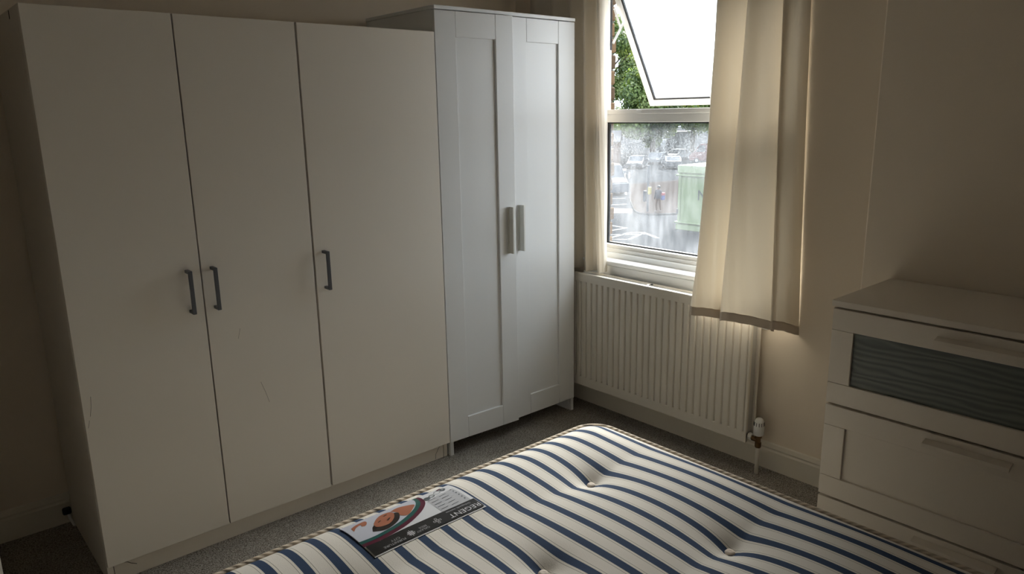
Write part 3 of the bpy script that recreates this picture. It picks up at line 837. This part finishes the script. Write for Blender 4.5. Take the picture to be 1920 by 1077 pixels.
for p, q, w in [((40.4, 35.9), (42.2, 34.75), .22), ((37.5, 33.1), (39.4, 32.25), .25), ((30.9, 26.6), (30.7, 24.9), .22), ((30.7, 24.9), (29.1, 24.9), .22),
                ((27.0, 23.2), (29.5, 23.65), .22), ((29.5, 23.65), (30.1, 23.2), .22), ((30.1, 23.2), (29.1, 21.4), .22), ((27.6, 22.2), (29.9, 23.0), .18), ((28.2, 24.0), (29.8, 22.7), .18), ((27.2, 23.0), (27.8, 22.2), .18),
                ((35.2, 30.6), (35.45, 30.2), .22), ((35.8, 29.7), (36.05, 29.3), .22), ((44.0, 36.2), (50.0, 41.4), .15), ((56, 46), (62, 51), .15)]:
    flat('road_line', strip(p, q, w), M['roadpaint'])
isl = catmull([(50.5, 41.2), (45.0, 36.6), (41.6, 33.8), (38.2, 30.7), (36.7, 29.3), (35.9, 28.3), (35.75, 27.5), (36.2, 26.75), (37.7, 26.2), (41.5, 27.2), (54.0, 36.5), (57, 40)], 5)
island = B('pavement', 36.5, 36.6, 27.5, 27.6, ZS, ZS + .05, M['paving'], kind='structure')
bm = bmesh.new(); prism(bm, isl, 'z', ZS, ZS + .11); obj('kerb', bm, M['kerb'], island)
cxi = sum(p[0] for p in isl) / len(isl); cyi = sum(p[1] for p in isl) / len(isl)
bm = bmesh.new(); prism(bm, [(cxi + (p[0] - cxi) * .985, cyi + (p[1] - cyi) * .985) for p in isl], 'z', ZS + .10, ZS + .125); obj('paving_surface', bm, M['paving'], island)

# traffic signal post
M['post'] = mat('signal_grey', (.045, .05, .06), .6); M['yel'] = mat('yellow_box', (.30, .25, .06), .6)
sp = thing('signal_post', (36.5, 28.03, ZS + .12), 'slim grey signal post with a yellow box on the pavement corner', 'signal post')
bm = bmesh.new(); tube(bm, [(36.5, 28.03, ZS + .12), (36.5, 28.03, ZS + 3.1)], .075, 10); obj('pole', bm, M['post'], sp)
B('signal_box', 36.38, 36.56, 28.14, 28.34, ZS + .75, ZS + 1.45, M['post'], sp, .02)
B('push_button_box', 36.35, 36.55, 27.78, 27.94, ZS + 1.25, ZS + 1.72, M['yel'], sp, .02)

# pedestrian
def person():
    px, py = 36.75, 27.38; z0 = ZS + .125
    pr = thing('person', (px, py, z0), 'pedestrian in a dark jacket with a red and blue bag on the pavement', 'person')
    m = bpy.data.materials.new('clothes'); t, N, L = nt(m); b = N['Principled BSDF']; b.inputs['Roughness'].default_value = .9
    tc = N.new('ShaderNodeTexCoord'); sx = N.new('ShaderNodeSeparateXYZ'); L.new(tc.outputs['Object'], sx.inputs[0])
    mr_ = N.new('ShaderNodeMapRange'); mr_.inputs[2].default_value = 1.7; L.new(sx.outputs[2], mr_.inputs[0])
    r = N.new('ShaderNodeValToRGB'); r.color_ramp.interpolation = 'CONSTANT'
    els = [(0, (.22, .21, .20)), (.05, (.09, .055, .04)), (.50, (.035, .035, .05)), (.855, (.16, .08, .055))]
    while len(r.color_ramp.elements) < len(els): r.color_ramp.elements.new(.5)
    for el, (p, c) in zip(r.color_ramp.elements, els): el.position = p; el.color = (*c, 1)
    L.new(mr_.outputs[0], r.inputs[0]); L.new(r.outputs[0], b.inputs['Base Color'])
    J = dict(pel=(0, 0, .92, .13), wst=(0, 0, 1.08, .125), chest=(0, .0, 1.28, .15), neck=(0, 0, 1.43, .06), head=(-.01, 0, 1.56, .10), crown=(-.01, 0, 1.63, .075),
             hl=(0, .09, .86, .095), kl=(-.05, .11, .48, .07), al=(.0, .12, .09, .05), tl=(-.13, .13, .035, .04),
             hr=(0, -.09, .86, .095), kr=(.04, -.11, .48, .07), ar=(.12, -.12, .10, .05), tr=(.0, -.13, .035, .04),
             sl=(0, .19, 1.37, .07), el=(.02, .25, 1.10, .05), wl=(-.08, .24, .88, .04), fl=(-.11, .24, .80, .035),
             sr=(0, -.19, 1.37, .07), er=(.02, -.26, 1.10, .05), wr=(-.12, -.24, .92, .04), fr=(-.16, -.23, .85, .035))
    E_ = [('pel', 'wst'), ('wst', 'chest'), ('chest', 'neck'), ('neck', 'head'), ('head', 'crown'), ('pel', 'hl'), ('hl', 'kl'), ('kl', 'al'), ('al', 'tl'), ('pel', 'hr'), ('hr', 'kr'), ('kr', 'ar'), ('ar', 'tr'),
          ('chest', 'sl'), ('sl', 'el'), ('el', 'wl'), ('wl', 'fl'), ('chest', 'sr'), ('sr', 'er'), ('er', 'wr'), ('wr', 'fr')]
    ks = list(J); me = bpy.data.meshes.new('body'); me.from_pydata([J[k][:3] for k in ks], [(ks.index(a), ks.index(c)) for a, c in E_], [])
    o = bpy.data.objects.new('body', me); link(o, (px, py, z0), pr); me.materials.append(m)
    sk = o.modifiers.new('skin', 'SKIN'); o.modifiers.new('sub', 'SUBSURF').levels = 2
    for k, v in zip(ks, me.skin_vertices[0].data): v.radius = (J[k][3],) * 2; v.use_root = (k == 'pel')
    bm = bmesh.new(); bmesh.ops.create_uvsphere(bm, u_segments=12, v_segments=8, radius=.118)
    for v in bm.verts: v.co = Vector((px + .02 + v.co.x, py + v.co.y, z0 + 1.60 + v.co.z * .95))
    obj('hair', bm, M['gasket'], pr, smooth=True)
    bg_ = B('bag', px - .02, px + .22, py - .38, py - .20, z0 + .78, z0 + 1.22, mat('bag_blue', (.05, .07, .20), .8), pr, .04, 2)
    B('bag_flap', px - .03, px + .23, py - .39, py - .19, z0 + 1.06, z0 + 1.25, mat('bag_red', (.22, .04, .05), .8), bg_, .04, 2)
person()

# pale green container with its letter
M['green'] = mat('pale_green_paint', (0.1700, 0.2100, 0.1180), .6, .3, var=.06, vscale=1.5)
M['letter'] = mat('letter_grey', (.04, .05, .05), .7)
GXX, GY0, GY1, GZ1 = 32.3, 11.5, 22.5, -1.43
gc = thing('container', (33.6, 17, ZS), 'pale green container with a dark letter N on its side', 'container')
B('body', GXX, GXX + 2.5, GY0, GY1, ZS + .15, GZ1 - .15, M['green'], gc, .03)
B('top_rim', GXX - .10, GXX + 2.6, GY0 - .1, GY1 + .1, GZ1 - .42, GZ1, M['green'], gc, .03)
B('rim_ledge', GXX - .16, GXX + 2.66, GY0 - .16, GY1 + .16, GZ1 - .58, GZ1 - .50, M['green'], gc, .02)
B('base_rim', GXX - .12, GXX + 2.6, GY0 - .1, GY1 + .1, ZS, ZS + .32, M['green'], gc, .03)
B('base_ledge', GXX - .18, GXX + 2.66, GY0 - .16, GY1 + .16, ZS + .38, ZS + .46, M['green'], gc, .02)
B('corner_post', GXX - .05, GXX + .1, GY1 - .12, GY1 + .05, ZS + .1, GZ1 - .3, M['green'], gc, .02)
B('hinge', GXX - .09, GXX, GY1 - .02, GY1 + .08, ZS + .9, ZS + 1.15, M['letter'], gc)
cu = bpy.data.curves.new('t', 'FONT'); cu.body = 'N'; cu.size = .80; cu.extrude = .01
to = bpy.data.objects.new('t', cu); COL.objects.link(to)
me = bpy.data.meshes.new_from_object(to.evaluated_get(bpy.context.evaluated_depsgraph_get())); bpy.data.objects.remove(to)
bm = bmesh.new(); bm.from_mesh(me); bpy.data.meshes.remove(me)
for v in bm.verts: v.co = Vector((GXX - .012 - v.co.z, 21.30 - v.co.x, -3.27 + v.co.y))
obj('letter', bm, M['letter'], gc)

# vehicles
M['tyre'] = mat('tyre', (.012, .012, .013), .8); M['carglass'] = mat('car_glass', (.03, .035, .045), .15, .6); M['lamp'] = mat('lamp_glass', (.35, .35, .35), .3); M['bumper'] = mat('bumper_plastic', (.045, .055, .07), .7)
def vehicle(name, pos, head, col, prof, glassprof, width, wheels, label, cat, group, bumper=False):
    """prof: side outline (x forward, z); everything built in local space and turned to the heading"""
    t = thing(name, (*pos, ZS), label, cat, group)
    Rm = Matrix.Translation((*pos, ZS)) @ Matrix.Rotation(head, 4, 'Z')
    def P(nm, bm, m, par=t, sm=False):
        bmesh.ops.transform(bm, matrix=Rm, verts=bm.verts); return obj(nm, bm, m, par, smooth=sm)
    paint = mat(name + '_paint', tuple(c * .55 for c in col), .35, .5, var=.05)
    bm = bmesh.new(); prism(bm, prof, 'y', -width / 2, width / 2)
    bmesh.ops.bevel(bm, geom=bm.edges[:], offset=.07, segments=2, affect='EDGES'); body = P('body', bm, paint)
    for gp, inset in glassprof:
        bm = bmesh.new(); prism(bm, gp, 'y', -width / 2 + inset, width / 2 - inset); P('window_glass', bm, M['carglass'], body)
    for wx in wheels:
        for s in (-1, 1):
            bm = bmesh.new(); tube(bm, [(wx, s * (width / 2 - .2), .32), (wx, s * (width / 2 + .01), .32)], .32, 14); w_ = P('wheel', bm, M['tyre'])
            bm = bmesh.new(); tube(bm, [(wx, s * (width / 2), .32), (wx, s * (width / 2 + .02), .32)], .19, 10); P('hub_cap', bm, M['lamp'], w_)
    fx = max(p[0] for p in prof)
    for s in (-1, 1):
        bm = bmesh.new(); box(bm, fx - .10, fx + .012, s * width * .36 - .18, s * width * .36 + .18, .62, .80, .03); P('head_lamp', bm, M['lamp'])
    if bumper:
        bm = bmesh.new(); box(bm, fx - .25, fx + .06, -width / 2 - .02, width / 2 + .02, .22, .95, .05); P('bumper', bm, M['bumper'])
    return t
CARP = [(-2.1, .30), (2.1, .30), (2.12, .72), (1.15, .90), (.55, 1.42), (-1.25, 1.45), (-1.95, 1.0), (-2.12, .9)]
CARG = [([(1.08, .93), (.53, 1.38), (-1.2, 1.40), (-1.75, 1.0)], -.012), ([(1.17, .925), (.58, 1.40), (.50, 1.37), (1.0, .93)], .12), ([(-1.30, 1.42), (-1.93, 1.03), (-1.80, 1.03), (-1.2, 1.38)], .12)]
VANP = [(-2.6, .30), (2.5, .30), (2.55, 1.0), (1.9, 1.35), (1.25, 2.35), (-2.55, 2.45), (-2.6, 2.2)]
VANG = [([(1.80, 1.40), (1.22, 2.22), (.55, 2.22), (.55, 1.40)], -.012), ([(1.93, 1.38), (1.30, 2.28), (1.20, 2.25), (1.75, 1.38)], .10)]
away = math.atan2(.60, .80)
vehicle('van', (44.3, 38.9), -math.pi * .62, (.24, .245, .25), VANP, VANG, 1.95, (-1.6, 1.6), 'white van with a dark bumper at the left edge of the window view', 'van', None, True)
vehicle('car', (49.0, 41.6), away + math.pi, (.035, .04, .045), CARP, CARG, 1.75, (-1.3, 1.3), 'dark grey car just behind the white van', 'car', None)
vehicle('car', (82.0, 59.4), away + 2.6, (.27, .275, .28), CARP, CARG, 1.75, (-1.3, 1.3), 'white car in the far traffic to the left of the red van', 'car', None)
vehicle('car', (69.0, 50.6), away + .1, (.10, .105, .115), CARP, CARG, 1.75, (-1.3, 1.3), 'mid grey car nearest behind the green container', 'car', None)
vehicle('car', (74.0, 56.6), away + 2.9, (.20, .205, .215), CARP, CARG, 1.75, (-1.3, 1.3), 'silver car in the middle of the far road', 'car', None)
vehicle('car', (67.0, 54.0), away + 3.0, (.06, .065, .075), CARP, CARG, 1.75, (-1.3, 1.3), 'charcoal car in front of the silver car', 'car', None)
vehicle('van', (79.6, 52.6), away + 1.45, (.17, .045, .045), VANP, VANG, 1.95, (-1.6, 1.6), 'red van beyond the green container', 'van', None)
BOXP = [(-3.6, .45), (3.0, .35), (3.1, 1.2), (2.9, 2.1), (2.0, 2.3), (2.0, 3.3), (-3.6, 3.3)]
BOXG = [([(2.98, 1.35), (2.85, 2.0), (2.15, 2.05), (2.15, 1.35)], -.012)]
vehicle('lorry', (97, 71.0), away + 2.3, (.27, .275, .28), BOXP, BOXG, 2.3, (-2.2, 2.0), 'white box lorry below the far trees', 'lorry', None)

# far brick house
hs = thing('house', (71, 61.5, ZS), 'brown brick house far off at the left of the lower pane', 'house')
hm = mat('house_brick', (0.1020, 0.0600, 0.0420), .9, .1, var=.25, vscale=1.2); rm = mat('roof_slate', (.07, .07, .075), .8, .2, var=.2, vscale=2)
def hx(bm):
    bmesh.ops.transform(bm, matrix=Matrix.Translation((71, 61.5, ZS)) @ Matrix.Rotation(R(38), 4, 'Z'), verts=bm.verts); return bm
bm = bmesh.new(); box(bm, -3, 3, -1, 9, 0, 2.9); hw_ = obj('wall', hx(bm), hm, hs)
bm = bmesh.new(); prism(bm, [(-3.3, 2.9), (3.3, 2.9), (0, 4.2)], 'y', -1.2, 9.2); obj('roof', hx(bm), rm, hs)
for yy in (0, 3, 6):
    for z_ in (1.0,):
        bm = bmesh.new(); box(bm, -3.06, -2.98, yy, yy + 1.2, z_, z_ + 1.5); f_ = obj('window_frame', hx(bm), M['lamp'], hs)
        bm = bmesh.new(); box(bm, -3.08, -3.05, yy + .1, yy + 1.1, z_ + .1, z_ + 1.4); obj('pane', hx(bm), M['carglass'], f_)

# trees behind the street
def leafmat(n, c): 
    m = bpy.data.materials.new(n); t, N, L = nt(m); b = N['Principled BSDF']; out = N['Material Output']
    b.inputs['Base Color'].default_value = (*c, 1); b.inputs['Roughness'].default_value = .7
    tr = N.new('ShaderNodeBsdfTranslucent'); tr.inputs[0].default_value = (c[0] * 1.3, c[1] * 1.3, c[2] * .7, 1)
    mx = N.new('ShaderNodeMixShader'); mx.inputs[0].default_value = .35; L.new(b.outputs[0], mx.inputs[1]); L.new(tr.outputs[0], mx.inputs[2]); L.new(mx.outputs[0], out.inputs[0])
    return m
LM = [leafmat('leaf_a', (.125, .18, .05)), leafmat('leaf_b', (.065, .105, .034)), leafmat('leaf_c', (.19, .24, .085))]
M['bark'] = mat('bark', (.09, .07, .05), .95, .1, var=.4, vscale=8)
def tree(pos, h, rad, label, seed, leaves=22000):
    rnd = random.Random(seed)
    t = thing('tree', (*pos, ZS), label, 'tree', 'trees beyond the street')
    bm = bmesh.new(); tube(bm, [(*pos, ZS), (pos[0], pos[1], ZS + h * .35), (pos[0] + .3, pos[1], ZS + h * .75)], [.4, .3, .08], 8)
    for k in range(6):
        a = k * 1.05 + rnd.random(); zb = ZS + h * (.25 + .06 * k)
        tube(bm, [(pos[0], pos[1], zb), (pos[0] + rad * .7 * math.cos(a), pos[1] + rad * .7 * math.sin(a), zb + h * .18)], [.16, .05], 6)
    obj('trunk', bm, M['bark'], t)
    cl_ = []
    for k in range(46):
        v = Vector((rnd.gauss(0, 1), rnd.gauss(0, 1), rnd.gauss(0, 1))).normalized() * rnd.uniform(.35, .92)
        zc = ZS + h * .56; hh = h * .46
        taper = 1 - .25 * max(0, v.z)
        cl_.append((Vector((pos[0] + v.x * rad * taper, pos[1] + v.y * rad * taper, zc + v.z * hh)), rad * rnd.uniform(.22, .36), rnd.randrange(3)))
    vs_, fs_, mi = [], [], []
    for q in range(leaves):
        c, r, mm = cl_[rnd.randrange(len(cl_))]
        d = Vector((rnd.gauss(0, 1), rnd.gauss(0, 1), rnd.gauss(0, 1))).normalized()
        p = c + d * r * rnd.uniform(.7, 1.05)
        n = (d + Vector((rnd.uniform(-.7, .7), rnd.uniform(-.7, .7), rnd.uniform(-.2, .9)))).normalized()
        a = n.orthogonal().normalized(); b = n.cross(a); s = rnd.uniform(.15, .31)
        i0 = len(vs_)
        vs_ += [p - a * s, p - b * s * .6, p + a * s, p + b * s * .6]; fs_.append((i0, i0 + 1, i0 + 2, i0 + 3)); mi.append(mm if rnd.random() < .75 else rnd.randrange(3))
    org = Vector((*pos, ZS + h * .1))
    me = bpy.data.meshes.new('foliage'); me.from_pydata([v - org for v in vs_], [], fs_)
    for m in LM: me.materials.append(m)
    me.polygons.foreach_set('material_index', mi)
    o = bpy.data.objects.new('foliage', me); link(o, org, t)
def at(ang, r): return (-1.77 + r * math.cos(R(ang)), -2.48 + r * math.sin(R(ang)))
for k, (ang, r, h, rad, lb_) in enumerate([
        (48.0, 112, 15.0, 6.0, 'broad green tree hidden mostly by the left brick reveal'),
        (41.8, 117, 22.0, 5.8, 'tall bright green tree filling the gap left of the open sash'),
        (38.3, 103, 13.5, 5.0, 'dark green tree second from the left behind the open sash'),
        (35.4, 119, 15.0, 5.6, 'rounded green tree in the middle behind the open sash'),
        (32.4, 104, 13.0, 5.8, 'green tree just left of the right curtain'),
        (28.6, 121, 15.0, 5.8, 'green tree hidden behind the right curtain')]):
    tree(at(ang, r), h, rad, lb_, 40 + k)
